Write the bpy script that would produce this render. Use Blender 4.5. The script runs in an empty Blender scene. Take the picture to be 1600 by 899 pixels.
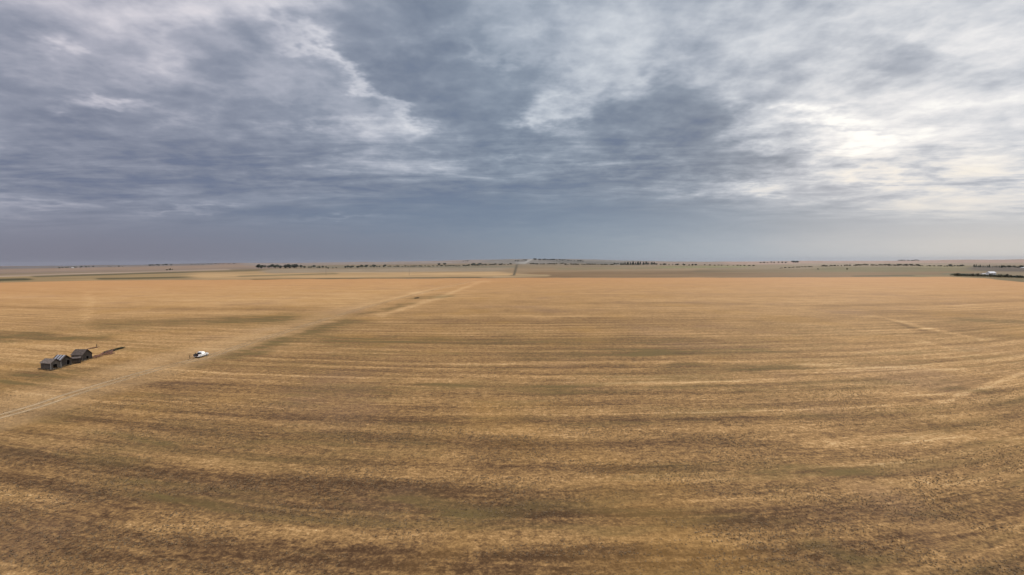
import bpy, bmesh, math, random
import numpy as np
from mathutils import Vector, Matrix

R_ = math.radians
scene = bpy.context.scene
COL = scene.collection
random.seed(7)

# ------------------------------------------------------------------ camera
CAM_H = 35.0
FPX = 800.0            # focal length in reference pixels (1600 wide): 18 mm on 36 mm
cam_d = bpy.data.cameras.new('camera'); cam = bpy.data.objects.new('camera', cam_d); COL.objects.link(cam)
cam_d.sensor_width = 36; cam_d.lens = 18; cam_d.clip_start = 0.5; cam_d.clip_end = 120000
CR = Matrix.Rotation(R_(90 - 2.898), 3, 'X') @ Matrix.Rotation(R_(-0.322), 3, 'Z')
cam.matrix_world = Matrix.Translation((0, 0, CAM_H)) @ CR.to_4x4()
scene.camera = cam

# ------------------------------------------------------------------ view
scene.view_settings.view_transform = 'Standard'
scene.view_settings.look = 'None'
scene.view_settings.gamma = 1
scene.view_settings.use_curve_mapping = False
scene.view_settings.exposure = 0.0
scene.cycles.volume_bounces = 0
scene.cycles.max_bounces = 5
scene.cycles.diffuse_bounces = 2

def lin(c, k=1.0):
    r = []
    for v in c:
        v = v / 255.0
        r.append(k * (v / 12.92 if v <= 0.04045 else ((v + 0.055) / 1.055) ** 2.4))
    return r

# ------------------------------------------------------------------ node helper
class NT:
    def __init__(s, tree):
        s.t = tree; s.n = tree.nodes; s.l = tree.links
    def put(s, sock, v):
        if v is None: return
        if isinstance(v, bpy.types.NodeSocket): s.l.new(v, sock)
        else:
            if isinstance(v, (list, tuple)) and len(v) == 3 and len(sock.default_value) == 4: v = list(v) + [1]
            sock.default_value = v
    def m(s, op, a, b=None, c=None, clamp=False):
        n = s.n.new('ShaderNodeMath'); n.operation = op; n.use_clamp = clamp
        s.put(n.inputs[0], a); s.put(n.inputs[1], b); s.put(n.inputs[2], c)
        return n.outputs[0]
    def vm(s, op, a, b=None):
        n = s.n.new('ShaderNodeVectorMath'); n.operation = op
        s.put(n.inputs[0], a)
        if op == 'SCALE': s.put(n.inputs['Scale'], b)
        else: s.put(n.inputs[1], b)
        return n.outputs[0]
    def xyz(s, v):
        n = s.n.new('ShaderNodeSeparateXYZ'); s.put(n.inputs[0], v); return n.outputs
    def cxyz(s, x, y, z=0.0):
        n = s.n.new('ShaderNodeCombineXYZ')
        s.put(n.inputs[0], x); s.put(n.inputs[1], y); s.put(n.inputs[2], z); return n.outputs[0]
    def noise(s, v, scale, det=3, rough=.5, dist=0.0, col=False, off=0):
        n = s.n.new('ShaderNodeTexNoise'); n.noise_dimensions = '3D'
        if off: v = s.vm('ADD', v, (off, off * .7, off * 1.3))
        s.put(n.inputs['Vector'], v); n.inputs['Scale'].default_value = scale
        n.inputs['Detail'].default_value = det; n.inputs['Roughness'].default_value = rough
        n.inputs['Distortion'].default_value = dist
        return n.outputs['Color' if col else 'Fac']
    def ss(s, v, a, b, lo=0.0, hi=1.0):
        n = s.n.new('ShaderNodeMapRange'); n.interpolation_type = 'SMOOTHSTEP'
        s.put(n.inputs['Value'], v); s.put(n.inputs['From Min'], a); s.put(n.inputs['From Max'], b)
        s.put(n.inputs['To Min'], lo); s.put(n.inputs['To Max'], hi); return n.outputs[0]
    def mix(s, f, a, b, mode='MIX'):
        n = s.n.new('ShaderNodeMix'); n.data_type = 'RGBA'; n.blend_type = mode
        s.put(n.inputs[0], f); s.put(n.inputs[6], a); s.put(n.inputs[7], b); return n.outputs[2]
    def ramp(s, f, pts, interp='LINEAR'):
        n = s.n.new('ShaderNodeValToRGB'); n.color_ramp.interpolation = interp
        e = n.color_ramp.elements
        while len(e) < len(pts): e.new(0.5)
        for i, (p, c) in enumerate(pts):
            e[i].position = p; e[i].color = list(c) + [1]
        s.put(n.inputs[0], f); return n.outputs[0]
    def attr(s, name):
        n = s.n.new('ShaderNodeAttribute'); n.attribute_name = name; return n

# ------------------------------------------------------------------ world: overcast sky
SUN_AZ, SUN_EL = 33.0, 11.0         # degrees right of straight ahead / above the horizon
world = bpy.data.worlds.new('World'); scene.world = world; world.use_nodes = True
def build_world():
    g = NT(world.node_tree); g.n.clear()
    out = g.n.new('ShaderNodeOutputWorld'); bg = g.n.new('ShaderNodeBackground')
    bg.inputs['Strength'].default_value = 0.1
    g.l.new(bg.outputs[0], out.inputs[0])
    sky = g.n.new('ShaderNodeTexSky'); sky.sky_type = 'NISHITA'; sky.sun_disc = False
    sky.sun_elevation = R_(SUN_EL); sky.sun_rotation = R_(SUN_AZ); sky.air_density = 1.2; sky.dust_density = 2.5
    tc = g.n.new('ShaderNodeTexCoord').outputs['Generated']
    d = g.vm('NORMALIZE', tc)
    x, y, z = g.xyz(d)
    zc = g.m('MAXIMUM', z, 0.0)
    # cloud layer seen in perspective
    zi = g.m('ADD', zc, 0.17)
    P = g.cxyz(g.m('DIVIDE', x, zi), g.m('DIVIDE', y, zi), 0.0)
    # direction on a plane ahead (a = right, b = up)
    yc = g.m('MAXIMUM', y, 0.12)
    a0 = g.m('DIVIDE', x, yc); b0 = g.m('DIVIDE', z, yc)
    wn = g.xyz(g.noise(P, 1.3, 5, .6, col=True, off=3))
    wf = g.xyz(g.noise(P, 5.0, 4, .6, col=True, off=11))
    el = g.ss(b0, 0.0, 0.35, .25, 1.0)
    def warp(v, c1, c2, k1, k2):
        t = g.m('MULTIPLY', g.m('SUBTRACT', c1, .5), k1)
        t = g.m('ADD', t, g.m('MULTIPLY', g.m('SUBTRACT', c2, .5), k2))
        return g.m('ADD', v, g.m('MULTIPLY', t, el))
    a = warp(a0, wn[0], wf[0], .34, .26)
    b = warp(b0, wn[1], wf[1], .16, .13)
    def gs(px, py, sx, sy, amp, rot=0, flat=False):
        ca, cb = (px - 800) / FPX, (409 - py) / FPX
        da = g.m('SUBTRACT', a, ca); db = g.m('SUBTRACT', b, cb)
        if rot:
            c_, s_ = math.cos(R_(rot)), math.sin(R_(rot))
            u = g.m('ADD', g.m('MULTIPLY', da, c_), g.m('MULTIPLY', db, s_))
            v = g.m('SUBTRACT', g.m('MULTIPLY', db, c_), g.m('MULTIPLY', da, s_))
            da, db = u, v
        q = g.m('ADD', g.m('POWER', g.m('MULTIPLY', da, FPX / sx), 2), g.m('POWER', g.m('MULTIPLY', db, FPX / sy), 2))
        if flat: q = g.m('POWER', q, 2.6)
        return g.m('MULTIPLY', g.m('EXPONENT', g.m('MULTIPLY', q, -.7)), amp)
    G = [  # + darker cloud, - brighter
        (695, 105, 205, 82, .20, -26, True), (620, 90, 100, 60, .04, -26), (1022, 175, 112, 52, .29, 0, True), (1000, 240, 230, 32, .14, 0, True), (1100, 262, 130, 34, .12),
        (430, 290, 520, 62, .24), (880, 275, 190, 42, .14), (150, 230, 250, 70, .16), (250, 120, 240, 70, .12), (760, 335, 330, 26, .16), (250, 375, 420, 28, .10),
        (1120, 350, 260, 26, .12), (540, 20, 60, 40, .05), (30, 60, 90, 60, .12), (1330, 300, 200, 14, .08), (1420, 118, 80, 20, .10), (1180, 100, 130, 30, .06),
        (555, 118, 105, 12, -.30, -42), (570, 190, 60, 20, -.12), (852, 170, 34, 22, -.32), (835, 190, 30, 9, -.22), (400, 12, 130, 18, -.20), (98, 74, 26, 12, -.30), (780, 22, 60, 24, .05),
        (172, 167, 52, 8, -.28), (300, 180, 60, 14, -.08), (500, 182, 60, 8, -.14), (215, 25, 110, 24, -.13), (295, 105, 40, 12, -.12), (935, 75, 150, 60, -.12), (1230, 70, 200, 60, .05),
        (1322, 230, 60, 18, -.26), (1255, 188, 45, 13, -.30), (1300, 205, 130, 55, -.09), (1300, 212, 60, 5, .16), (1180, 230, 50, 8, -.12), (1440, 200, 220, 110, -.16), (1180, 297, 75, 9, -.32), (1360, 285, 60, 6, -.16),
        (1470, 318, 230, 24, -.22), (545, 341, 70, 3.2, -.26), (300, 325, 70, 4, -.24), (90, 312, 130, 6, -.14), (1540, 120, 120, 120, -.17), (1380, 130, 120, 40, -.07), (1500, 60, 90, 24, -.14),
        (990, 250, 80, 8, -.16), (700, 62, 60, 14, -.14), (740, 85, 60, 8, -.14), (1000, 268, 100, 5, -.14), (820, 256, 90, 5, -.12),
    ]
    T = None
    for q in G:
        v = gs(*q); T = v if T is None else g.m('ADD', T, v)
    n1 = g.noise(P, 1.7, 8, .58, dist=.1, off=20)
    n2 = g.noise(P, 5.0, 8, .60, dist=.1, off=5)
    bl = g.m('ABSOLUTE', g.m('SUBTRACT', g.noise(P, 3.4, 6, .55, off=60), .5))      # lumpy undersides
    bl = g.m('SUBTRACT', .10, bl)
    # long thin streaks low down
    PS = g.cxyz(g.m('MULTIPLY', a0, 2.0), g.m('MULTIPLY', b0, 21.0), 3.0)
    n3 = g.noise(PS, 2.1, 7, .66, dist=.5)
    hi = g.ss(b0, .03, .2); lo = g.m('MULTIPLY', g.ss(b0, .04, .10), g.ss(b0, .16, .30, 1.0, 0.1))
    T = g.m('ADD', T, g.m('MULTIPLY', g.m('MULTIPLY', g.m('SUBTRACT', n1, .5), .62), hi))
    T = g.m('ADD', T, g.m('MULTIPLY', g.m('MULTIPLY', g.m('SUBTRACT', n2, .5), g.ss(a0, -.2, .8, .50, .80)), hi))
    T = g.m('ADD', T, g.m('MULTIPLY', g.m('MULTIPLY', g.m('SUBTRACT', n3, .5), 1.05), lo))
    T = g.m('ADD', T, g.m('MULTIPLY', g.m('MULTIPLY', bl, -.8), hi))
    side = g.ss(a0, -.9, 1.0)                   # left 0 -> right 1
    T = g.m('ADD', T, g.ss(a0, -.1, .95, .58, .50))
    T = g.m('ADD', T, g.ss(z, .45, .9, 0.0, -.30))
    col = g.ramp(T, [(0.0, lin((254, 253, 249))), (.16, lin((231, 231, 233))), (.34, lin((203, 207, 214))),
                     (.52, lin((170, 177, 189))), (.70, lin((141, 151, 166))), (.86, lin((124, 135, 152))), (1.0, lin((110, 123, 145)))])
    tint = g.ramp(side, [(0, (1.04, .965, .985)), (.45, (.97, 1.0, 1.02)), (1, (1.0, 1.0, 1.0))])
    col = g.mix(1.0, col, tint, 'MULTIPLY')
    hz = g.ramp(side, [(0, lin((122, 122, 136))), (.3, lin((120, 128, 143))), (.5, lin((133, 146, 159))),
                       (.80, lin((166, 178, 188))), (.94, lin((192, 196, 198))), (1, lin((212, 209, 203)))])
    hf = g.ss(b0, .01, .14, 1.0, 0.0)
    col = g.mix(g.m('MULTIPLY', hf, .88), col, hz)
    # warm low glow right, bluish band centre
    warm = g.m('MULTIPLY', gs(1450, 300, 330, 40, .75), g.ss(T, .10, .42, 1.0, 0.0))
    col = g.mix(warm, col, lin((240, 233, 222)))
    blue = gs(1080, 345, 460, 30, .38)
    col = g.mix(blue, col, lin((134, 154, 174)))
    blue2 = gs(720, 335, 330, 26, .42)
    col = g.mix(blue2, col, lin((112, 128, 150)))
    gl = gs(1325, 228, 40, 13, .03)
    col = g.mix(g.m('MINIMUM', gl, 1.0), col, (1.1, 1.1, 1.08), 'ADD')
    # bright overcast overhead (sky overhead is about three times the horizon)
    k = g.ss(z, .5, .95, 1.0, 4.2)
    sc = g.n.new('ShaderNodeVectorMath'); sc.operation = 'SCALE'; g.l.new(col, sc.inputs[0]); g.put(sc.inputs['Scale'], g.m('MULTIPLY', k, 10.0))
    final = g.mix(.988, sky.outputs[0], sc.outputs[0])
    g.l.new(final, bg.inputs['Color'])
build_world()
world.cycles.sampling_method = 'MANUAL'; world.cycles.sample_map_resolution = 512

sun_d = bpy.data.lights.new('sun', 'SUN'); sun = bpy.data.objects.new('sun', sun_d); COL.objects.link(sun)
sun_d.energy = 1.2; sun_d.angle = R_(14); sun_d.color = (1, .93, .82)
sdir = Vector((math.sin(R_(SUN_AZ)) * math.cos(R_(SUN_EL)), math.cos(R_(SUN_AZ)) * math.cos(R_(SUN_EL)), math.sin(R_(SUN_EL))))
sun.rotation_euler = sdir.to_track_quat('Z', 'Y').to_euler()

# ------------------------------------------------------------------ helpers: numpy noise, projection, terrain height
def _h(ix, iy, seed):
    v = (ix.astype(np.int64) * 374761393 + iy.astype(np.int64) * 668265263 + seed * 1442695041) & 0x7fffffff
    v = ((v ^ (v >> 13)) * 1274126177) & 0x7fffffff
    return ((v ^ (v >> 16)) & 0xffff) / 65535.0
def vnoise(x, y, seed=0):
    ix = np.floor(x); iy = np.floor(y); fx = x - ix; fy = y - iy
    fx = fx * fx * (3 - 2 * fx); fy = fy * fy * (3 - 2 * fy)
    a = _h(ix, iy, seed); b = _h(ix + 1, iy, seed); c = _h(ix, iy + 1, seed); d = _h(ix + 1, iy + 1, seed)
    return (a * (1 - fx) + b * fx) * (1 - fy) + (c * (1 - fx) + d * fx) * fy
def fbm(x, y, oct=4, seed=0, rough=.5):
    s = 0; t = 0; k = 1.0
    for i in range(oct):
        s = s + k * vnoise(x * 2 ** i, y * 2 ** i, seed + i * 17); t += k; k *= rough
    return s / t
def sst(x, a, b):
    t = np.clip((x - a) / (b - a), 0, 1); return t * t * (3 - 2 * t)
CRn = np.array(CR)
def project(x, y, z):
    p = np.stack([x, y, z - CAM_H], -1) @ CRn
    w = np.maximum(-p[..., 2], 1e-3)
    return 800 + FPX * p[..., 0] / w, 449.5 - FPX * p[..., 1] / w
RX = [0, 100, 200, 320, 500, 600, 700, 830, 900, 1000, 1100, 1180, 1300, 1400, 1500, 1600]
RY = [416, 415, 414, 412, 410.3, 409.4, 407.0, 405.0, 405.4, 407.6, 409.6, 408.8, 408.2, 407.3, 406.7, 405.8]
RZ = [35 + ((409 - (x - 800) * .00562) - y) / FPX * 10000 * math.cos(math.atan((x - 800) / FPX)) for x, y in zip(RX, RY)]
RA = [math.atan((x - 800) / FPX) for x in RX]
def height(x, y):
    x = np.asarray(x, float); y = np.asarray(y, float)
    r = np.hypot(x, y); az = np.arctan2(x, y)
    rz = np.interp(az, RA, RZ)
    n = fbm(x / 1500.0 + 7, y / 1500.0 + 3, 3, 5) - .5
    rz = rz + 22 * (fbm(az * 14 + 40, az * 0 + 1.5, 3, 9) - .5)
    h = rz * sst(r, 4300, 9800) - np.maximum(r - 10500, 0) * .0042
    h = h + n * 9 * sst(r, 1300, 3500)
    return h
def at(px, py, r_max=16000):
    """the point of the terrain that a pixel of the reference sees"""
    d = CR @ Vector(((px - 800) / FPX, (449.5 - py) / FPX, -1)); d.normalize()
    t = np.concatenate([np.linspace(30, 1500, 3000), np.linspace(1500, r_max, 6000)])
    x = d.x * t; y = d.y * t; z = CAM_H + d.z * t
    under = np.nonzero(z <= height(x, y))[0]
    i = under[0] if len(under) else len(t) - 1
    if not len(under): i = int(np.argmin(np.where(t < 9900, z - height(x, y), 1e9)))
    return Vector((x[i], y[i], float(height(x[i], y[i]))))
def ground_at_dist(px, dist):
    """terrain point in the image column px at a forward distance"""
    x = (px - 800) / FPX * dist
    return Vector((x, dist, float(height(x, dist))))

# ------------------------------------------------------------------ materials
def new_mat(name, rough=.8):
    m = bpy.data.materials.new(name); m.use_nodes = True
    g = NT(m.node_tree); b = g.n['Principled BSDF']
    b.inputs['Roughness'].default_value = rough
    b.inputs['Specular IOR Level'].default_value = .25
    return m, g, b
K = 0.62     # display look -> real albedo under this sky

def mat_ground():
    m, g, b = new_mat('stubble_ground', .95)
    b.inputs['Specular IOR Level'].default_value = .05
    pos = g.n.new('ShaderNodeNewGeometry').outputs['Position']
    X, Y, Z = g.xyz(pos)
    uv = g.n.new('ShaderNodeUVMap'); uv.uv_map = 'rows'
    U, V, _ = g.xyz(uv.outputs[0])
    paint = g.attr('paint').outputs['Color']
    mk = g.attr('mask').outputs['Color']
    sep = g.n.new('ShaderNodeSeparateColor'); g.l.new(mk, sep.inputs[0])
    stub, green, hatch = sep.outputs
    lum = g.attr('lum').outputs['Fac']
    dist = g.attr('reach').outputs['Fac']
    near = g.ss(dist, 150, 700, 1.0, 0.0)
    # streaks along the combine passes
    wob = g.m('MULTIPLY', g.m('SUBTRACT', g.noise(pos, .05, 4), .5), 2.6)
    Vw = g.m('ADD', V, wob)
    s1 = g.noise(g.cxyz(g.m('MULTIPLY', U, .007), g.m('MULTIPLY', Vw, .15)), 1.0, 8, .74)
    s2 = g.noise(g.cxyz(g.m('MULTIPLY', U, .07), g.m('MULTIPLY', V, .55), 4.0), 1.0, 7, .72)
    s4 = g.noise(g.cxyz(g.m('MULTIPLY', U, .45), g.m('MULTIPLY', V, 1.1), 7.0), 1.0, 6, .78)
    s3 = g.noise(g.cxyz(g.m('MULTIPLY', U, .010), g.m('MULTIPLY', V, .022), 9.0), 1.0, 5, .62)
    p1 = g.noise(pos, .06, 8, .70, dist=.3)
    p2 = g.noise(pos, .5, 5, .65)
    p3 = g.noise(pos, 2.6, 4, .7)
    p4 = g.noise(pos, .9, 6, .8)
    t = g.m('ADD', lum, g.m('MULTIPLY', g.m('SUBTRACT', s1, .5), .85))
    swn = g.noise(g.cxyz(g.m('MULTIPLY', U, .005), g.m('MULTIPLY', V, .02), 33.0), 1.0, 3, .5)
    ph = g.m('ADD', g.m('MULTIPLY', Vw, 2 * math.pi / 10.5), g.m('MULTIPLY', swn, 17.0))
    sw = g.m('ADD', g.m('SINE', ph), g.m('MULTIPLY', g.m('SINE', g.m('MULTIPLY', ph, 2.03)), .35))
    env = g.ss(g.noise(g.cxyz(g.m('MULTIPLY', U, .012), g.m('MULTIPLY', V, .06), 40.0), 1.0, 4, .6), .30, .62, .25, 1.0)
    env = g.m('MULTIPLY', env, g.ss(dist, 130, 420, 1.0, .45))
    env = g.m('MULTIPLY', env, g.ss(dist, 500, 1100, 1.0, .3))
    trk = g.attr('worn').outputs['Fac']
    env = g.m('MULTIPLY', env, g.m('SUBTRACT', 1.0, g.m('MULTIPLY', trk, .8)))
    t = g.m('ADD', t, g.m('MULTIPLY', g.m('MULTIPLY', sw, env), .112))
    t = g.m('ADD', t, g.m('MULTIPLY', g.m('SUBTRACT', s2, .5), .62))
    t = g.m('ADD', t, g.m('MULTIPLY', g.m('SUBTRACT', s4, .5), .85))
    t = g.m('ADD', t, g.m('MULTIPLY', g.m('SUBTRACT', s3, .5), .30))
    t = g.m('ADD', t, g.m('MULTIPLY', g.m('SUBTRACT', p1, .5), .42))
    t = g.m('ADD', t, g.m('MULTIPLY', g.m('SUBTRACT', p2, .5), g.m('MULTIPLY', near, .55)))
    t = g.m('ADD', t, g.m('MULTIPLY', g.m('SUBTRACT', p3, .5), g.m('MULTIPLY', near, 1.15)))
    t = g.m('ADD', t, g.m('MULTIPLY', g.m('SUBTRACT', p4, .5), 1.25))
    gr = g.noise(pos, 1.7, 3, .6, off=80)
    gr2 = g.noise(g.cxyz(g.m('MULTIPLY', U, .5), g.m('MULTIPLY', V, .9), 5.0), 1.0, 3, .6)
    t = g.m('ADD', t, g.m('MULTIPLY', g.m('SUBTRACT', g.ss(gr, .38, .60), .55), g.m('MULTIPLY', near, .15)))
    t = g.m('ADD', t, g.m('MULTIPLY', g.m('SUBTRACT', g.ss(gr2, .38, .60), .55), g.m('MULTIPLY', g.ss(dist, 250, 900, 1.0, .15), .13)))
    # thin bright straw windrows
    ln = g.noise(g.cxyz(g.m('MULTIPLY', U, .004), g.m('MULTIPLY', Vw, .30), 14.0), 1.0, 2, .5)
    t = g.m('ADD', t, g.m('MULTIPLY', g.ss(ln, .62, .66), .17))
    # dark tufts
    vo = g.n.new('ShaderNodeTexVoronoi'); vo.feature = 'F1'; vo.inputs['Scale'].default_value = .95
    g.l.new(g.vm('ADD', pos, g.vm('SCALE', g.noise(pos, 1.2, 2, col=True), .5)), vo.inputs['Vector'])
    csp = g.xyz(vo.outputs['Color'])
    spot = g.m('MULTIPLY', g.ss(vo.outputs['Distance'], .12, .34, 1.0, 0.0), g.ss(csp[0], .45, .6))
    spot = g.m('MULTIPLY', spot, g.ss(p1, .34, .58))
    t = g.m('SUBTRACT', t, g.m('MULTIPLY', spot, g.m('MULTIPLY', near, .28)))
    # seed rows, seen as hatching on the turn rows
    hr = g.m('ADD', g.m('MULTIPLY', X, .80), g.m('MULTIPLY', Y, -.60))
    hr = g.m('ADD', hr, g.m('MULTIPLY', g.m('SUBTRACT', g.noise(pos, .03, 2), .5), 2.2))
    hs = g.m('SINE', g.m('MULTIPLY', hr, 2 * math.pi / .46))
    hs = g.m('MULTIPLY', hs, g.ss(g.noise(pos, .07, 3, off=30), .42, .62))
    t = g.m('ADD', t, g.m('MULTIPLY', hs, g.m('MULTIPLY', hatch, .055)))
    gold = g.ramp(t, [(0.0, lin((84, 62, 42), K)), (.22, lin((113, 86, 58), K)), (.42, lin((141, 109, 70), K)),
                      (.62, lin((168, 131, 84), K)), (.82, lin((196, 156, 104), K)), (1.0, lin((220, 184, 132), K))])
    # hue variation: violet-brown soil showing, orange chaff
    hv = g.noise(pos, .02, 4, .6, off=50)
    gold = g.mix(g.ss(hv, .52, .72, 0, .30), gold, lin((134, 106, 86), K))
    gold = g.mix(g.ss(hv, .30, .48, .28, 0), gold, lin((176, 134, 70), K))
    wn_ = g.m('ADD', g.m('MULTIPLY', p1, .6), g.m('MULTIPLY', p4, .4))
    gold = g.mix(g.m('MULTIPLY', trk, g.ss(wn_, .34, .62, .12, .58)), gold, lin((184, 152, 110), K))
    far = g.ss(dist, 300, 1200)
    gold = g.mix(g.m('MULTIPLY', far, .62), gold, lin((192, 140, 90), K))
    gn = g.noise(g.cxyz(g.m('MULTIPLY', U, .05), g.m('MULTIPLY', V, .22), 20.0), 1.0, 5, .65)
    gm = g.m('MULTIPLY', green, g.ss(gn, .36, .62))
    gold = g.mix(g.m('MINIMUM', gm, .85), gold, lin((116, 98, 60), K))
    # distant fields
    fn = g.noise(g.cxyz(g.m('MULTIPLY', X, .0028), g.m('MULTIPLY', Y, .0045)), 1.0, 6, .6)
    fpaint = g.mix(1.0, paint, g.ramp(fn, [(.25, (.62, .61, .60)), (.75, (1.14, 1.13, 1.12))]), 'MULTIPLY')
    fpaint = g.mix(g.ss(g.noise(pos, .006, 6, .65), .53, .66, 0, .34), fpaint, lin((104, 87, 60), K))
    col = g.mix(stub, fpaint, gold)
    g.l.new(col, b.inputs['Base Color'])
    bp = g.n.new('ShaderNodeBump'); bp.inputs['Distance'].default_value = .25
    g.l.new(g.m('MULTIPLY', near, .6), bp.inputs['Strength'])
    g.l.new(g.m('ADD', g.m('MULTIPLY', p3, .7), p2), bp.inputs['Height'])
    g.l.new(bp.outputs[0], b.inputs['Normal'])
    return m

def simple(name, c, rough=.8, var=.25, scale=3.0, metal=0.0, c2=None, stretch=None, k=1.0, spec=.25):
    m, g, b = new_mat(name, rough)
    b.inputs['Metallic'].default_value = metal; b.inputs['Specular IOR Level'].default_value = spec
    co = g.n.new('ShaderNodeTexCoord').outputs['Object']
    if stretch: co = g.vm('MULTIPLY', co, stretch)
    n = g.noise(co, scale, 5, .6)
    a = [v * (1 - var) for v in c]; bb = c2 or [min(v * (1 + var), 1) for v in c]
    g.l.new(g.ramp(n, [(.3, a), (.7, bb)]), b.inputs['Base Color'])
    return m

def mat_leaf(name, c1, c2):
    m, g, b = new_mat(name, .7)
    co = g.n.new('ShaderNodeTexCoord').outputs['Object']
    n = g.noise(co, .9, 4, .6)
    g.l.new(g.ramp(n, [(.3, c1), (.7, c2)]), b.inputs['Base Color'])
    return m

MT = {
    'white': simple('white_paint', (.78, .78, .77), .28, .03, 2, spec=.5),
    'black': simple('black_plastic', (.025, .025, .027), .6, .2),
    'liner': simple('bed_liner', (.03, .03, .032), .9, .2),
    'rubber': simple('tyre_rubber', (.03, .03, .03), .85, .2),
    'rim': simple('alloy', (.5, .5, .52), .35, .1, metal=.8),
    'chrome': simple('chrome', (.6, .6, .62), .2, .05, metal=1),
    'red': simple('red_lens', (.35, .01, .01), .3, .1),
    'lens': simple('clear_lens', (.6, .6, .6), .15, .05),
    'glass': simple('dark_glass', (.012, .014, .017), .08, .1, spec=.6),
    'wood': simple('grey_weathered_wood', (.060, .050, .042), .9, .5, 2.2, c2=[.13, .112, .094], stretch=(5, 5, .5)),
    'wood_dark': simple('dark_weathered_wood', (.028, .022, .018), .95, .5, 2.2, c2=[.068, .055, .045], stretch=(5, 5, .5)),
    'trim': simple('pale_corner_board', (.26, .25, .235), .9, .3, 2),
    'shingle': simple('worn_shingles', (.075, .060, .050), .95, .5, 1.6, c2=[.21, .17, .14], stretch=(1, 3, 3)),
    'shingle_dark': simple('dark_worn_shingles', (.045, .035, .030), .95, .5, 1.8, c2=[.13, .10, .08], stretch=(1, 3, 3)),
    'tin': simple('weathered_tin', (.27, .28, .30), .6, .3, 2, metal=.3),
    'rust': simple('rusty_red_boards', (.09, .035, .022), .9, .4, 2.5, c2=[.19, .085, .055]),
    'greyboard': simple('bleached_boards', (.30, .27, .24), .9, .3, 2.5),
    'skin': simple('skin', (.42, .25, .18), .6, .08),
    'hair': simple('dark_hair', (.03, .02, .015), .7, .2),
    'jacket': simple('olive_jacket', (.10, .085, .03), .9, .2, 6),
    'shirt': simple('dark_shirt', (.03, .03, .035), .9, .2, 6),
    'jeans': simple('dark_trousers', (.035, .035, .045), .9, .2, 6),
    'boots': simple('brown_boots', (.05, .03, .02), .8, .2, 6),
    'bark': simple('bark', (.09, .07, .055), .95, .3, 3),
    'pole': simple('pole_wood', (.10, .075, .06), .9, .3, 1),
    'barn': simple('white_siding', (.60, .60, .58), .5, .05, 1),
    'barn_roof': simple('pale_metal_roof', (.55, .55, .55), .45, .06, .4),
    'leaf_a': mat_leaf('dusty_dark_leaves', (.030, .036, .024), (.075, .08, .045)),
    'leaf_b': mat_leaf('spruce_needles', (.018, .034, .022), (.045, .065, .036)),
    'leaf_c': mat_leaf('olive_scrub_leaves', (.055, .055, .028), (.11, .10, .055)),
    'weed': mat_leaf('brown_weeds', (.10, .068, .036), (.22, .155, .085)),
    'ground': mat_ground(),
}

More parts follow.
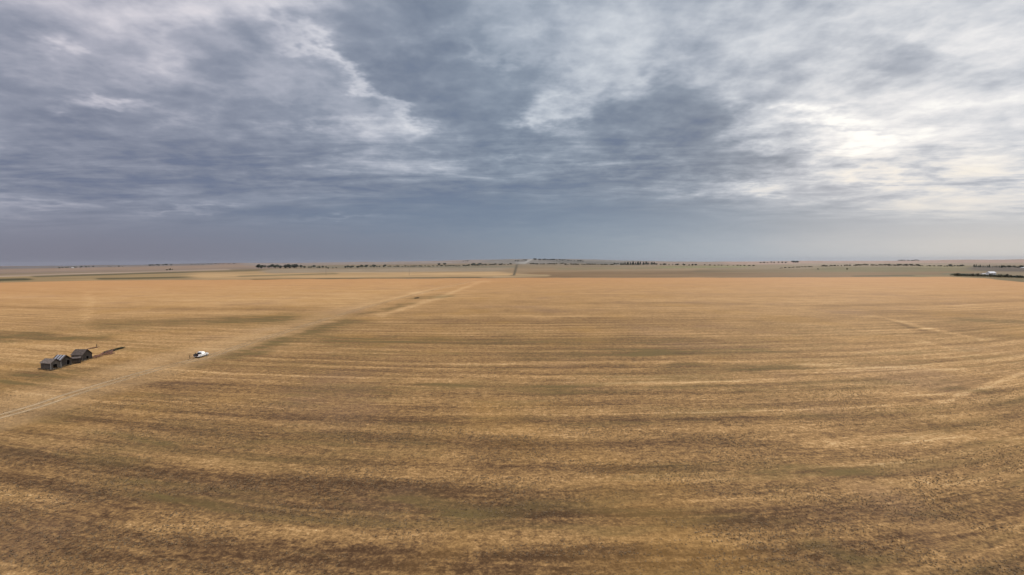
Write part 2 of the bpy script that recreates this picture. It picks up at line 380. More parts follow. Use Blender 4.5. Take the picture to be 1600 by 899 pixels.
# ------------------------------------------------------------------ object helpers
def link(name, data, mat=None, parent=None):
    o = bpy.data.objects.new(name, data); COL.objects.link(o)
    if mat is not None: data.materials.append(mat)
    if parent is not None: o.parent = parent
    return o
def tag(o, label=None, cat=None, group=None, kind=None):
    if label: o['label'] = label
    if cat: o['category'] = cat
    if group: o['group'] = group
    if kind: o['kind'] = kind
    return o
def empty(name, loc, rz=0):
    o = bpy.data.objects.new(name, None); COL.objects.link(o); o.location = loc; o.rotation_euler.z = rz
    o.empty_display_size = .5
    return o
class MB:
    def __init__(s): s.v = []; s.f = []
    def add(s, vs, fs):
        k = len(s.v); s.v += [tuple(v) for v in vs]; s.f += [tuple(i + k for i in f) for f in fs]; return s
    def box(s, c, d, rot=None):
        hx, hy, hz = d[0] / 2, d[1] / 2, d[2] / 2
        vs = [Vector((i * hx, j * hy, k * hz)) for i in (-1, 1) for j in (-1, 1) for k in (-1, 1)]
        if rot is not None: vs = [rot @ v for v in vs]
        vs = [v + Vector(c) for v in vs]
        return s.add(vs, [(0, 1, 3, 2), (4, 6, 7, 5), (0, 4, 5, 1), (2, 3, 7, 6), (0, 2, 6, 4), (1, 5, 7, 3)])
    def bar(s, p, q, w, h=None):
        p, q = Vector(p), Vector(q); d = q - p; L = d.length
        rot = d.to_track_quat('Y', 'Z').to_matrix()
        return s.box((p + q) / 2, (w, L, h or w), rot)
    def tube(s, pts, rad, n=8):
        k0 = len(s.v); pts = [Vector(p) for p in pts]
        for i, p in enumerate(pts):
            d = (pts[min(i + 1, len(pts) - 1)] - pts[max(i - 1, 0)]).normalized()
            u = d.orthogonal().normalized(); w = d.cross(u)
            r = rad[i] if isinstance(rad, (list, tuple)) else rad
            for j in range(n):
                a = 2 * math.pi * j / n
                s.v.append(tuple(p + (u * math.cos(a) + w * math.sin(a)) * r))
        for i in range(len(pts) - 1):
            for j in range(n):
                a = k0 + i * n + j; b = k0 + i * n + (j + 1) % n
                s.f.append((a, b, b + n, a + n))
        s.f.append(tuple(k0 + j for j in range(n))[::-1]); s.f.append(tuple(k0 + (len(pts) - 1) * n + j for j in range(n)))
        return s
    def prism(s, prof, x0, x1, inset=None):
        """prof = [(y,z)] extruded along x; inset(y,z)->dx narrows it"""
        n = len(prof); f = inset or (lambda y, z: 0)
        vs = [(x0 + f(y, z), y, z) for y, z in prof] + [(x1 - f(y, z), y, z) for y, z in prof]
        fs = [tuple(range(n)), tuple(range(n, 2 * n))[::-1]]
        fs += [(i, i + n, (i + 1) % n + n, (i + 1) % n) for i in range(n)]
        return s.add(vs, fs)
    def build(s, name, mat, parent=None, bevel=0, smooth=False):
        me = bpy.data.meshes.new(name); me.from_pydata(s.v, [], s.f)
        bm = bmesh.new(); bm.from_mesh(me); bmesh.ops.recalc_face_normals(bm, faces=bm.faces); bm.to_mesh(me); bm.free()
        if smooth:
            for p in me.polygons: p.use_smooth = True
        o = link(name, me, mat, parent)
        if bevel:
            md = o.modifiers.new('bevel', 'BEVEL'); md.width = bevel; md.segments = 2; md.limit_method = 'ANGLE'
        return o

# ------------------------------------------------------------------ ground: one sheet to the horizon
def stroke(px, py, x0, y0, x1, y1, th):
    dx, dy = x1 - x0, y1 - y0; L2 = dx * dx + dy * dy + 1e-6
    t = np.clip(((px - x0) * dx + (py - y0) * dy) / L2, 0, 1)
    # end feather along, gaussian across
    ex = (px - x0 - t * dx); ey = (py - y0 - t * dy)
    return np.exp(-.7 * ((ey / th) ** 2 + (ex / (th * 6 + 3)) ** 2))

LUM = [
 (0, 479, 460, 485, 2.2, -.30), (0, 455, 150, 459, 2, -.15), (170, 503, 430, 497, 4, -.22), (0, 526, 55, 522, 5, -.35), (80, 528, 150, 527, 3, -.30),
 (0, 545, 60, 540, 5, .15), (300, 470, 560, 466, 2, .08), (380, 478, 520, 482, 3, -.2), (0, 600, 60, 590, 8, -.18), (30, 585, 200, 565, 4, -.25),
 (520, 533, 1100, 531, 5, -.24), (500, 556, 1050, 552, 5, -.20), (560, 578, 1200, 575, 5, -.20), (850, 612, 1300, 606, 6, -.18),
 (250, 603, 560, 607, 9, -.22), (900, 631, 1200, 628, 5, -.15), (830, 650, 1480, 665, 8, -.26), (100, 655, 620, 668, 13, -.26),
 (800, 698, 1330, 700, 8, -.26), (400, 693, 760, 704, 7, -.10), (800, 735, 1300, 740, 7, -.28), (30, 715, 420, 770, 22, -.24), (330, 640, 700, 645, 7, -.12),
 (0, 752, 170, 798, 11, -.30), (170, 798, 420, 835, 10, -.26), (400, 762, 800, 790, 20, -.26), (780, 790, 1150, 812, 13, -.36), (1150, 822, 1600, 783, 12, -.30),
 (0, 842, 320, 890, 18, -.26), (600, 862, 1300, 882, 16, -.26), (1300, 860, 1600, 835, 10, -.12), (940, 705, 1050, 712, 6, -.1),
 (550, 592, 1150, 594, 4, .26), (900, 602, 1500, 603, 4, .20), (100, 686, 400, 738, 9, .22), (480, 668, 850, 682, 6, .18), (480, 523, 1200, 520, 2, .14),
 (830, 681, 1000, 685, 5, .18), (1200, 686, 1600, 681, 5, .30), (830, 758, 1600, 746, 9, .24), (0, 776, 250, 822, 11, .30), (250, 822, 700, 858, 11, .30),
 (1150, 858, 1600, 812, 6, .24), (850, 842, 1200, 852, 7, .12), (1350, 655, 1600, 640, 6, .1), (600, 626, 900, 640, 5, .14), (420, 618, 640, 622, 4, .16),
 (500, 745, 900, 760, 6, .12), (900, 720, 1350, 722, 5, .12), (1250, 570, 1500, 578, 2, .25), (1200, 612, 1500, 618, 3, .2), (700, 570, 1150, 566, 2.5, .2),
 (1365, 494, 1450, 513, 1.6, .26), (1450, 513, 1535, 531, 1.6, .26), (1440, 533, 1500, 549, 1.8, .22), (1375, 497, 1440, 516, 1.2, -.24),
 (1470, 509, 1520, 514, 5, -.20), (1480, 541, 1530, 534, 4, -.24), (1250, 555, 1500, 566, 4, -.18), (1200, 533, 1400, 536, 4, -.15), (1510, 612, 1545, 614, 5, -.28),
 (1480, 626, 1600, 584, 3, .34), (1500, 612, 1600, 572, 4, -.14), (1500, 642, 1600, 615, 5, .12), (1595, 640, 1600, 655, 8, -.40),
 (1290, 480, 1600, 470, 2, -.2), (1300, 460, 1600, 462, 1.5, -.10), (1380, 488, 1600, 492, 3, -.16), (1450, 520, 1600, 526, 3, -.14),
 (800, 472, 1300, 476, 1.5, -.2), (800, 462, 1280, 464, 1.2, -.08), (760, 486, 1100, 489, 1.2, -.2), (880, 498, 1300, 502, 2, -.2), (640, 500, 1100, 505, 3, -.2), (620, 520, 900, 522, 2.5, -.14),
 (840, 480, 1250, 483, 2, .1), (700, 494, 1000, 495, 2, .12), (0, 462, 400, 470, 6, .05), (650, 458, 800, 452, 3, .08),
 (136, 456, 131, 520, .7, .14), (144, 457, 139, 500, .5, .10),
]
GREEN = [
 (170, 507, 430, 500, 5, .8), (0, 525, 50, 522, 4, 1), (80, 528, 140, 527, 3, .9), (400, 502, 460, 497, 7, .6), (310, 568, 400, 547, 4, 1.1), (400, 545, 490, 518, 5, 1.2), (490, 514, 540, 502, 3.5, 1.3),
 (560, 492, 640, 475, 1.4, .9), (660, 466, 690, 463, 2, 1), (520, 533, 1050, 533, 6, .6), (830, 555, 1000, 550, 6, .5), (1000, 553, 1180, 551, 4, .8), (0, 600, 70, 590, 12, .6), (0, 660, 90, 640, 12, .4),
 (1060, 575, 1190, 577, 5, .7), (600, 600, 900, 606, 7, .4), (1500, 500, 1590, 502, 3, .8), (200, 758, 400, 810, 9, .5), (1230, 735, 1300, 740, 8, .6), (1540, 612, 1500, 610, 4, .6),
 (300, 690, 430, 720, 14, .4), (60, 700, 150, 712, 14, .5), (1480, 800, 1560, 780, 6, .5), (820, 770, 960, 775, 8, .3), (1300, 850, 1350, 880, 10, .6), (640, 785, 700, 800, 9, .5), (20, 590, 200, 575, 5, .5),
]
FIELD_EDGE = ([-400, 0, 150, 400, 640, 735, 800, 1100, 1480, 1540, 1600, 2000], [446, 442, 438.5, 437, 435.5, 435.2, 434.6, 434.0, 433.0, 435.5, 441.5, 462])
PAINT = [ # x0,y0,x1,y1,th,colour
 (-300, 425, 400, 412, 7, (150, 131, 118)), (0, 419, 320, 413, 1.6, (128, 122, 118)), (0, 423.5, 400, 415.5, 2.0, (164, 140, 118)),
 (-200, 441, 450, 427, 5, (168, 143, 102)), (0, 431.5, 350, 421.5, .9, (180, 158, 134)), (-50, 439, 36, 436.5, 1.6, (84, 80, 52)), (60, 432, 420, 422, 1.0, (116, 103, 74)),
 (160, 436, 420, 431, 1.0, (108, 96, 66)), (120, 440.5, 440, 436.5, 1.1, (182, 150, 106)), (0, 447, 240, 441.5, .8, (120, 104, 70)), (240, 438, 500, 433, .8, (168, 142, 104)),
 (330, 431, 780, 427.5, 4.5, (200, 166, 118)), (430, 424, 790, 421, 2.5, (166, 148, 122)), (400, 436.6, 745, 433.6, .6, (122, 104, 72)), (380, 432, 520, 428, .8, (150, 130, 92)),
 (400, 412.5, 760, 408.5, 2.6, (160, 146, 134)), (480, 417.5, 800, 417, 1.0, (138, 128, 104)),
 (810, 423, 1080, 421.5, 3.5, (160, 136, 104)), (850, 429, 1500, 428, 4.0, (140, 113, 80)), (820, 429.5, 850, 430, .8, (188, 162, 120)), (778, 432, 850, 430.8, .7, (196, 168, 124)), (740, 436, 870, 434.5, .8, (100, 86, 60)), (1100, 424, 1500, 423, 2.0, (132, 112, 80)),
 (803, 430, 808, 413, .45, (108, 96, 74)), (880, 420, 1100, 418, 1.2, (146, 132, 100)), (1040, 417.4, 1160, 417, 1.0, (140, 134, 92)),
 (780, 409, 1000, 408, 3.0, (140, 134, 124)), (820, 411, 832, 404, 1.2, (176, 172, 162)), (880, 409, 960, 412, 1.6, (120, 116, 106)), (1000, 411.5, 1250, 411, 1.8, (160, 140, 124)),
 (1150, 410.5, 1600, 408.5, 2.4, (176, 148, 130)), (1250, 413.5, 1600, 412.5, 1.4, (158, 140, 118)), (1300, 421, 1540, 421, 3.2, (124, 113, 78)), (1450, 417, 1560, 418, 1.5, (138, 126, 90)),
 (1540, 419.5, 1600, 421, 3.5, (100, 88, 76)), (1420, 433, 1600, 438, 3.0, (134, 118, 82)), (1480, 428.5, 1560, 430, 1.2, (126, 116, 84)), (1340, 431.5, 1420, 431, .8, (108, 94, 64)),
]
def build_ground():
    azf = np.radians(np.linspace(-54, 54, 1050)); azb = np.radians(np.linspace(54, 306, 64))[1:-1]
    az = np.concatenate([azf, azb])
    r = np.concatenate([[0.01, 10, 25, 40], 1 / np.linspace(1 / 50, 1 / 900, 400), 1 / np.linspace(1 / 900, 1 / 16000, 190)[1:], [19000, 24000, 30000]])
    A, Rr = np.meshgrid(az, r); x = Rr * np.sin(A); y = Rr * np.cos(A); z = height(x, y)
    na, nr = len(az), len(r)
    co = np.stack([x, y, z], -1).reshape(-1, 3)
    i = np.arange(nr - 1)[:, None] * na; j = np.arange(na)[None, :]; j2 = (j + 1) % na
    f = np.stack([i + j, i + na + j, i + na + j2, i + j2], -1).reshape(-1, 4)
    me = bpy.data.meshes.new('ground')
    me.vertices.add(len(co)); me.vertices.foreach_set('co', co.astype(np.float32).ravel())
    me.loops.add(f.size); me.loops.foreach_set('vertex_index', f.ravel().astype(np.int32))
    me.polygons.add(len(f)); me.polygons.foreach_set('loop_start', np.arange(0, f.size, 4, dtype=np.int32))
    me.polygons.foreach_set('use_smooth', np.ones(len(f), bool))
    me.update(calc_edges=True)
    x, y, z = co.T; rr = np.hypot(x, y)
    front = y > 5
    px, py = project(x, np.where(front, y, 5), z)
    px = np.clip(px, -900, 2500); py = np.clip(py, 395, 1500)
    px0, py0 = px.copy(), py.copy()
    dyp = np.maximum(py - 409, 1)
    wx = (fbm(x / 22, y / 22, 4, 31) - .5); wy = (fbm(x / 12 + 50, y / 12, 4, 37) - .5); wl = fbm(x / 80, y / 80, 3, 77) - .5
    px = px + wx * 110 * np.clip(dyp / 200, .05, 1.5); py = py + (wy * 22 + wl * 12) * np.clip(dyp / 300, .012, 1.3) ** 1.15
    # rows: curved passes
    xr = np.where(front, x / np.maximum(y, 5), np.sign(x) * 2)
    th = np.where(xr > .06, .46, .62) * (xr - .06); th = np.clip(th, -1.1, 1.1) + .10 * np.clip((xr - .68) / .32, 0, 1.5) ** 2
    v = np.where(front, y * np.cos(np.clip(th, -1.3, 1.3)), y * .4)
    uvl = me.uv_layers.new(name='rows')
    u = x + 0
    li = f.ravel(); uv = np.stack([u[li], v[li]], -1).astype(np.float32)
    uvl.data.foreach_set('uv', uv.ravel())
    # brightness of the stubble
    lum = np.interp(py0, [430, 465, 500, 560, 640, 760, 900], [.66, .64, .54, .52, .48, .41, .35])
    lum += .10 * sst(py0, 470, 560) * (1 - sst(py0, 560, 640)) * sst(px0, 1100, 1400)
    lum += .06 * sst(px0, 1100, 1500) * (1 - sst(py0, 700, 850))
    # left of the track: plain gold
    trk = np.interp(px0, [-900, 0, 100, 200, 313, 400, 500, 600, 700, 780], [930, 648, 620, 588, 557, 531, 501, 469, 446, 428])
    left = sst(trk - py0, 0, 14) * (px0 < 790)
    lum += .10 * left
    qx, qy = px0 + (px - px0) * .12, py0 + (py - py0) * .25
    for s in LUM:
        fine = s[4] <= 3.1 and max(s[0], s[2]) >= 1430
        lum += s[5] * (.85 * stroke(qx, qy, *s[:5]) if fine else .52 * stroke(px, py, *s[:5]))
    tw = np.clip(.105 * (trk - 405), .5, 30)
    dt = (py - trk + .15 * tw) / tw
    pale = np.exp(-.8 * dt ** 4) * (1 - .65 * sst(px0, 330, 700)) * (1 - sst(px0, 730, 770))
    lum += .07 * pale
    mr = stroke(px0, py, 600, 492, 690, 464, 2.2) + stroke(px0, py, 690, 464, 752, 440, 1.8)
    lum += .20 * mr
    ml = stroke(px0, py, 540, 485, 650, 458, 2.0) + stroke(px0, py, 650, 458, 740, 440, 1.2)
    lum += .14 * ml
    grn = np.zeros(len(x))
    for s in GREEN: g_ = s[5] * stroke(px, py, *s[:5]); grn += g_; lum -= .12 * g_
    grn += .45 * sst(fbm(x / 50, v / 10, 5, 91, .65), .46, .64) * sst(py0, 480, 540)
    grn *= 1 - .9 * pale * (1 - sst(px0, 480, 560))
    edge = np.interp(px0, *FIELD_EDGE)
    edge = edge + (fbm(x / 90, x * 0 + 3.3, 5, 71, .7) - .5) * 2.6
    stub = sst(py0 - edge, -.6, .6); stub = np.where(front, stub, np.where(rr < 1500, 1, 0))
    hatch = sst(px0, 1230, 1420) * sst(py0, 640, 760) + sst(py0, 820, 900) * (1 - sst(px0, 120, 300)) * .5
    hatch = np.clip(hatch, 0, 1) * (1 - sst(rr, 130, 210))
    base = np.array(lin((146, 128, 100))); pc = np.tile(base, (len(x), 1))
    pyf = py0 + (fbm(x / 300, y / 900, 3, 3) - .5) * np.clip(dyp * .09, .3, 2)
    for s in PAINT:
        w = np.clip(stroke(px0, pyf, *s[:5]) * 1.35, 0, 1)[:, None]; w = w * w * (3 - 2 * w)
        pc = pc * (1 - w) + np.array(lin(s[5])) * w
    pc = pc * K * .90
    def ca(name, arr):
        c = me.color_attributes.new(name, 'FLOAT_COLOR', 'POINT')
        d = np.ones((len(x), 4), np.float32); d[:, :arr.shape[1]] = arr; c.data.foreach_set('color', d.ravel())
    ca('paint', pc); ca('mask', np.stack([stub, np.clip(grn, 0, 1.5), hatch], -1))
    for nm, ar in (('lum', lum), ('reach', rr), ('worn', np.clip(pale + .4 * mr, 0, 1))):
        at_ = me.attributes.new(nm, 'FLOAT', 'POINT'); at_.data.foreach_set('value', ar.astype(np.float32))
    o = link('ground', me, MT['ground']); tag(o, kind='structure', label='harvested stubble field reaching to low far farmland')
    return o
build_ground()

# ------------------------------------------------------------------ dirt track
def build_track():
    m, g, b = new_mat('packed_dirt', .95)
    pos = g.n.new('ShaderNodeNewGeometry').outputs['Position']
    uv = g.n.new('ShaderNodeUVMap'); uv.uv_map = 'UVMap'; U, V, _ = g.xyz(uv.outputs[0])
    n = g.noise(pos, .35, 5, .6); n2 = g.noise(pos, .05, 3)
    g.l.new(g.ramp(n, [(.3, lin((172, 144, 106), K)), (.7, lin((212, 182, 138), K))]), b.inputs['Base Color'])
    # two wheel ruts with ragged, fading edges
    rut = g.m('ABSOLUTE', g.m('SUBTRACT', g.m('ABSOLUTE', U), 1.5))
    al = g.ss(g.m('ADD', rut, g.m('MULTIPLY', g.m('SUBTRACT', n, .5), 1.6)), .35, 1.15, 1.0, 0.0)
    al = g.m('MULTIPLY', al, g.ss(n2, .30, .5, .25, 1.0))
    al = g.m('MULTIPLY', al, g.ss(V, .1, .8, .80, .35))
    g.l.new(al, b.inputs['Alpha'])
    pts = [(-60, 667), (0, 651), (60, 634), (120, 614), (200, 590), (262, 573), (330, 556), (400, 533), (500, 502), (580, 478), (650, 460), (700, 448), (745, 438)]
    P = [at(*p) for p in pts]
    me = bpy.data.meshes.new('dirt_track'); vs = []; fs = []; uvs = []
    # resample with Catmull-Rom
    Q = []
    for i in range(len(P) - 1):
        p0, p1, p2, p3 = P[max(i - 1, 0)], P[i], P[i + 1], P[min(i + 2, len(P) - 1)]
        for k in range(10):
            t = k / 10
            Q.append(.5 * ((2 * p1) + (p2 - p0) * t + (2 * p0 - 5 * p1 + 4 * p2 - p3) * t * t + (3 * p1 - p0 - 3 * p2 + p3) * t ** 3))
    Q.append(P[-1])
    for i, q in enumerate(Q):
        d = (Q[min(i + 1, len(Q) - 1)] - Q[max(i - 1, 0)]); d.z = 0; d.normalize(); nrm = Vector((d.y, -d.x, 0))
        for s in (-3.4, 3.4):
            p = q + nrm * s; vs.append((p.x, p.y, .02 + float(height(p.x, p.y)))); uvs.append((s, i / len(Q)))
    fs = [(2 * i, 2 * i + 1, 2 * i + 3, 2 * i + 2) for i in range(len(Q) - 1)]
    me.from_pydata(vs, [], fs); l = me.uv_layers.new(name='UVMap')
    for lp in me.loops: l.data[lp.index].uv = uvs[lp.vertex_index]
    o = link('dirt_track', me, m); tag(o, kind='structure', label='pale twin wheel ruts crossing the stubble field')
build_track()

# ------------------------------------------------------------------ weeds: loose low tufts over the near stubble
def build_weeds():
    rng = np.random.default_rng(4); N = 90000
    az = np.radians(rng.uniform(-58, 58, N * 2)); rad = np.sqrt(rng.uniform(45 ** 2, 260 ** 2, N * 2))
    rad = 45 + (rad - 45) * rng.uniform(.25, 1, N * 2)
    x = rad * np.sin(az); y = rad * np.cos(az)
    d = fbm(x / 14, y / 5, 4, 61) ; keep = rng.uniform(0, 1, N * 2) < sst(d, .38, .66)
    x, y = x[keep][:N], y[keep][:N]; N = len(x)
    nb = 6
    s = rng.uniform(.05, .15, N) * (1 + .4 * (fbm(x / 9, y / 9, 2, 8) - .5))
    vs = np.zeros((N, nb, 3, 3), np.float32)
    for k in range(nb):
        a = rng.uniform(0, 2 * np.pi, N); lean = rng.uniform(.25, 1.2, N); h = s * rng.uniform(.5, 1.0, N)
        bx = x + np.cos(a) * s * .25; by = y + np.sin(a) * s * .25
        w = s * .38
        vs[:, k, 0] = np.stack([bx - np.sin(a) * w, by + np.cos(a) * w, 0 * h - .01], -1)
        vs[:, k, 1] = np.stack([bx + np.sin(a) * w, by - np.cos(a) * w, 0 * h - .01], -1)
        vs[:, k, 2] = np.stack([bx + np.cos(a) * s * lean, by + np.sin(a) * s * lean, h], -1)
    me = bpy.data.meshes.new('weeds'); nv = N * nb * 3
    me.vertices.add(nv); me.vertices.foreach_set('co', vs.ravel())
    me.loops.add(nv); me.loops.foreach_set('vertex_index', np.arange(nv, dtype=np.int32))
    me.polygons.add(nv // 3); me.polygons.foreach_set('loop_start', np.arange(0, nv, 3, dtype=np.int32)); me.update(calc_edges=True)
    o = link('weeds', me, MT['weed']); tag(o, 'low brown weed tufts scattered over the stubble', 'weeds', kind='stuff')
build_weeds()

# ------------------------------------------------------------------ granary sheds
def build_shed(loc, rz, L, W, wall_h, ridge_h, roofm, wallm, label, door, seed, lean=0.0, tin=False, missing=()):
    """ridge runs along local x; the gable at +x carries the doorway; the -y long wall faces the camera"""
    rnd = random.Random(seed)
    root = empty('wooden_shed', loc, rz); root.rotation_euler.x = R_(lean)
    tag(root, label, 'shed', 'old grain sheds beside the track')
    wb = MB(); pw = .22
    def gz(y): return wall_h + (ridge_h - wall_h) * (1 - abs(y) / (W / 2))
    n = int(L / pw)
    for s in (-1, 1):
        for i in range(n):
            if (s, i) in missing: continue
            x = -L / 2 + (i + .5) * L / n; w = L / n * rnd.uniform(.86, .99)
            zt = wall_h - rnd.uniform(0, .06); zb = rnd.choice([0, 0, 0, .1, .25])
            wb.box((x, s * (W / 2 + rnd.uniform(-.012, .012)), (zt + zb) / 2), (w, .035, zt - zb))
    n = int(W / pw)
    for s in (-1, 1):
        for i in range(n):
            y = -W / 2 + (i + .5) * W / n; w = W / n * rnd.uniform(.86, .99); x = s * (L / 2 - .04 + rnd.uniform(-.01, .01))
            za = gz(y) - .12; zb = rnd.choice([0, 0, .08, .2])
            if s == 1 and door[0] < y < door[1]:
                wb.box((x, y, (za + door[3]) / 2), (.035, w, za - door[3]))
                if door[2] > .15: wb.box((x, y, door[2] / 2), (.035, w, door[2]))
            else: wb.box((x, y, (za + zb) / 2), (.035, w, za - zb))
    wb.build('wall', wallm, root)
    # inner studs and plates: frame
    for sx in (-1, 1):
        for sy in (-1, 1): MB().box((sx * (L / 2 - .13), sy * (W / 2 - .09), wall_h / 2), (.1, .1, wall_h)).build('corner_post', MT['wood_dark'], root)
    for sy in (-1, 1): MB().box((0, sy * (W / 2 - .09), wall_h - .06), (L - .4, .09, .1)).build('wall_plate', MT['wood_dark'], root)
    MB().box((0, 0, ridge_h - .2), (L - .3, .08, .14)).build('ridge_beam', MT['wood_dark'], root)
    flb = MB(); flb.box((0, 0, .06), (L - .3, W - .25, .08)); flb.build('floor', MT['wood_dark'], root)
    cm = MT['trim'] if seed == 1 else MT['wood']
    for sy in (-1, 1): MB().box((L / 2 + .005, sy * (W / 2 - .03), wall_h / 2), (.05, .16, wall_h - .05)).build('corner_board', cm, root)
    MB().box((L / 2 - .02, -(W / 2 + .035), wall_h / 2), (.18, .03, wall_h - .05)).build('corner_board', cm, root)
    db = MB()
    yc = (door[0] + door[1]) / 2; dh = door[3] - door[2]
    for y in (door[0] - .03, door[1] + .03): db.box((L / 2 + .004, y, door[2] + dh / 2), (.06, .09, dh))
    db.box((L / 2 + .004, yc, door[3] + .05), (.06, door[1] - door[0] + .2, .1))
    db.build('door_frame', MT['wood'], root)
    # roof: two slopes of overlapping courses with an overhang
    rb = MB(); ov = .28; slope = Vector((0, W / 2, wall_h - ridge_h)); sl = slope.length; ang = math.atan2(ridge_h - wall_h, W / 2)
    courses = 9
    tins = {}
    for s in (-1, 1):
        for c in range(courses):
            t0 = c / courses; t1 = (c + 1.15) / courses
            k = (sl + .3) / sl
            cols = 7
            for q in range(cols):
                if rnd.random() < .06 and 0 < c < courses - 1 and not (tin and q in (1, 3, 5)): continue
                xa = -L / 2 - ov + (L + 2 * ov) * q / cols; xb = -L / 2 - ov + (L + 2 * ov) * (q + 1) / cols - .006
                ya, yb = t0 * k * W / 2, min(t1, 1.02) * k * W / 2
                zl = .03 + rnd.uniform(0, .02)
                za, zb = ridge_h - ya * math.tan(ang) + zl - .012, ridge_h - yb * math.tan(ang) + zl + .02
                T = tins.setdefault(q, MB()) if (tin and q in (1, 3, 5) and s == -1) else rb
                T.add([(xa, s * ya, za), (xb, s * ya, za), (xb, s * yb, zb), (xa, s * yb, zb),
                       (xa, s * ya, za - .03), (xb, s * ya, za - .03), (xb, s * yb, zb - .03), (xa, s * yb, zb - .03)],
                      [(0, 1, 2, 3), (4, 7, 6, 5), (0, 4, 5, 1), (1, 5, 6, 2), (2, 6, 7, 3), (3, 7, 4, 0)])
        ys = (W / 2) * ((sl + .25) / sl)
    for s in (-1, 1):  # deck under the courses
        y0, y1 = .0, (W / 2) * ((sl + .24) / sl); z0, z1 = ridge_h - .015, ridge_h - y1 * math.tan(ang) - .015
        rb.add([(-L / 2 - ov + .05, s * y0, z0), (L / 2 + ov - .05, s * y0, z0), (L / 2 + ov - .05, s * y1, z1), (-L / 2 - ov + .05, s * y1, z1),
                (-L / 2 - ov + .05, s * y0, z0 - .03), (L / 2 + ov - .05, s * y0, z0 - .03), (L / 2 + ov - .05, s * y1, z1 - .03), (-L / 2 - ov + .05, s * y1, z1 - .03)],
               [(0, 1, 2, 3), (4, 7, 6, 5), (0, 4, 5, 1), (1, 5, 6, 2), (2, 6, 7, 3), (3, 7, 4, 0)])
    ro = rb.build('roof', roofm, root)
    for T in tins.values(): T.build('metal_sheet', MT['tin'], ro)
    return root
S1 = at(79.5, 578.3); S2 = at(96, 573.5); S3 = at(128.5, 564)
ROT = R_(-12)
def shed_at(corner, L, W, rz):   # corner = the near right corner (+x,-y)
    c = Matrix.Rotation(rz, 3, 'Z') @ Vector((L / 2, -W / 2, 0)); return corner - c
build_shed(shed_at(S1, 4.2, 3.2, ROT), ROT, 4.2, 3.2, 2.3, 3.45, MT['shingle'], MT['wood'],
           'grey plank shed nearest the camera, pale corner board and low dark opening', (-.9, .4, .15, 1.7), 1, lean=0)
build_shed(shed_at(S2, 3.7, 3.2, ROT), ROT, 3.7, 3.2, 2.35, 3.75, MT['shingle_dark'], MT['wood_dark'],
           'middle shed of the row, roof streaked with pale metal sheets', (.15, 1.1, 0, 2.0), 2, lean=0, tin=True)
build_shed(shed_at(S3, 4.3, 3.9, R_(-6)), R_(-6), 4.3, 3.9, 2.15, 3.85, MT['shingle_dark'], MT['wood_dark'],
           'largest shed at the far end of the row beside the red boards', (-.3, .6, .25, 1.4), 3, lean=0)

lt = empty('lean_to', at(109, 569.5), R_(28)); tag(lt, 'low dark plank lean-to squeezed between the middle and largest sheds', 'lean-to')
_r = random.Random(44); _m = MB(); _k = MB()
for i in range(14): _m.box((i * .22 + .1, _r.uniform(-.02, .02), .95 - _r.uniform(0, .1)), (.2, .04, 1.9 - _r.uniform(0, .25)))
_m.build('wall', MT['wood_dark'], lt)
for i in range(10): _k.bar((-.1 + i * .33, -.2, 1.88 + _r.uniform(0, .04)), (-.1 + i * .33, 1.5, 2.25 + _r.uniform(0, .04)), .32, .04)
_k.build('roof', MT['shingle_dark'], lt)
# lean-to boards between sheds 2 and 3
def boards(name, label, cat, p, q, n, mat, hmax, spread, seed, part='board', lens=(2, 4.5)):
    rnd = random.Random(seed); p, q = Vector(p), Vector(q); o0 = p.copy(); root = empty(name, o0)
    tag(root, label, cat); d = (q - p); ang = math.atan2(d.y, d.x)
    for i in range(n):
        t = (i + rnd.random()) / n; c = p + d * t - o0 + Vector((rnd.uniform(-spread, spread), rnd.uniform(-spread, spread), 0))
        a = ang + rnd.gauss(0, .28); L = rnd.uniform(*lens); h0 = rnd.uniform(.08, hmax * .5); h1 = rnd.uniform(.08, hmax)
        v = Vector((math.cos(a), math.sin(a), 0)) * L / 2
        MB().bar(c - v + Vector((0, 0, h0)), c + v + Vector((0, 0, h1)), rnd.uniform(.14, .3), .05).build(part, mat, root)
    return root
boards('collapsed_fence', 'collapsed rust red board fence stretching right from the last shed', 'fence', at(143, 560.5), at(176, 550), 34, MT['rust'], 1.0, 1.3, 3)
boards('board_pile', 'low pile of rusty boards at the far right end of the red fence', 'board pile', at(171, 554), at(176, 553), 7, MT['rust'], .6, .5, 8)
boards('fallen_rail', 'thin fallen wooden rails curving behind the largest shed', 'rail', at(136, 546), at(152, 543.2), 9, MT['rust'], .35, .25, 5, 'rail', (2, 3.6))
boards('grey_boards', 'scattered bleached boards beside the dark bushes', 'boards', at(164, 551), at(180, 546.5), 9, MT['greyboard'], .5, .8, 12, 'board', (1, 2.4))
pr = empty('leaning_post', at(151, 543)); tag(pr, 'short upright post with a crosspiece behind the sheds', 'post')
MB().bar((0, 0, -.1), (.12, 0, 1.3), .16).build('post', MT['wood_dark'], pr)
MB().bar((-.6, .13, .6), (.7, .13, .85), .14, .05).build('crosspiece', MT['wood_dark'], pr)
wp = empty('board_scrap', at(84.5, 577.6)); tag(wp, 'small white board lying in the grass in front of the nearest shed', 'board')
MB().box((0, 0, .10), (1.3, .5, .05), Matrix.Rotation(R_(12), 3, 'X')).build('board', MT['barn'], wp, bevel=.01)
MB().box((-.2, .1, .18), (.5, .35, .04), Matrix.Rotation(R_(-14), 3, 'Y')).build('board', MT['barn'], wp, bevel=.01)

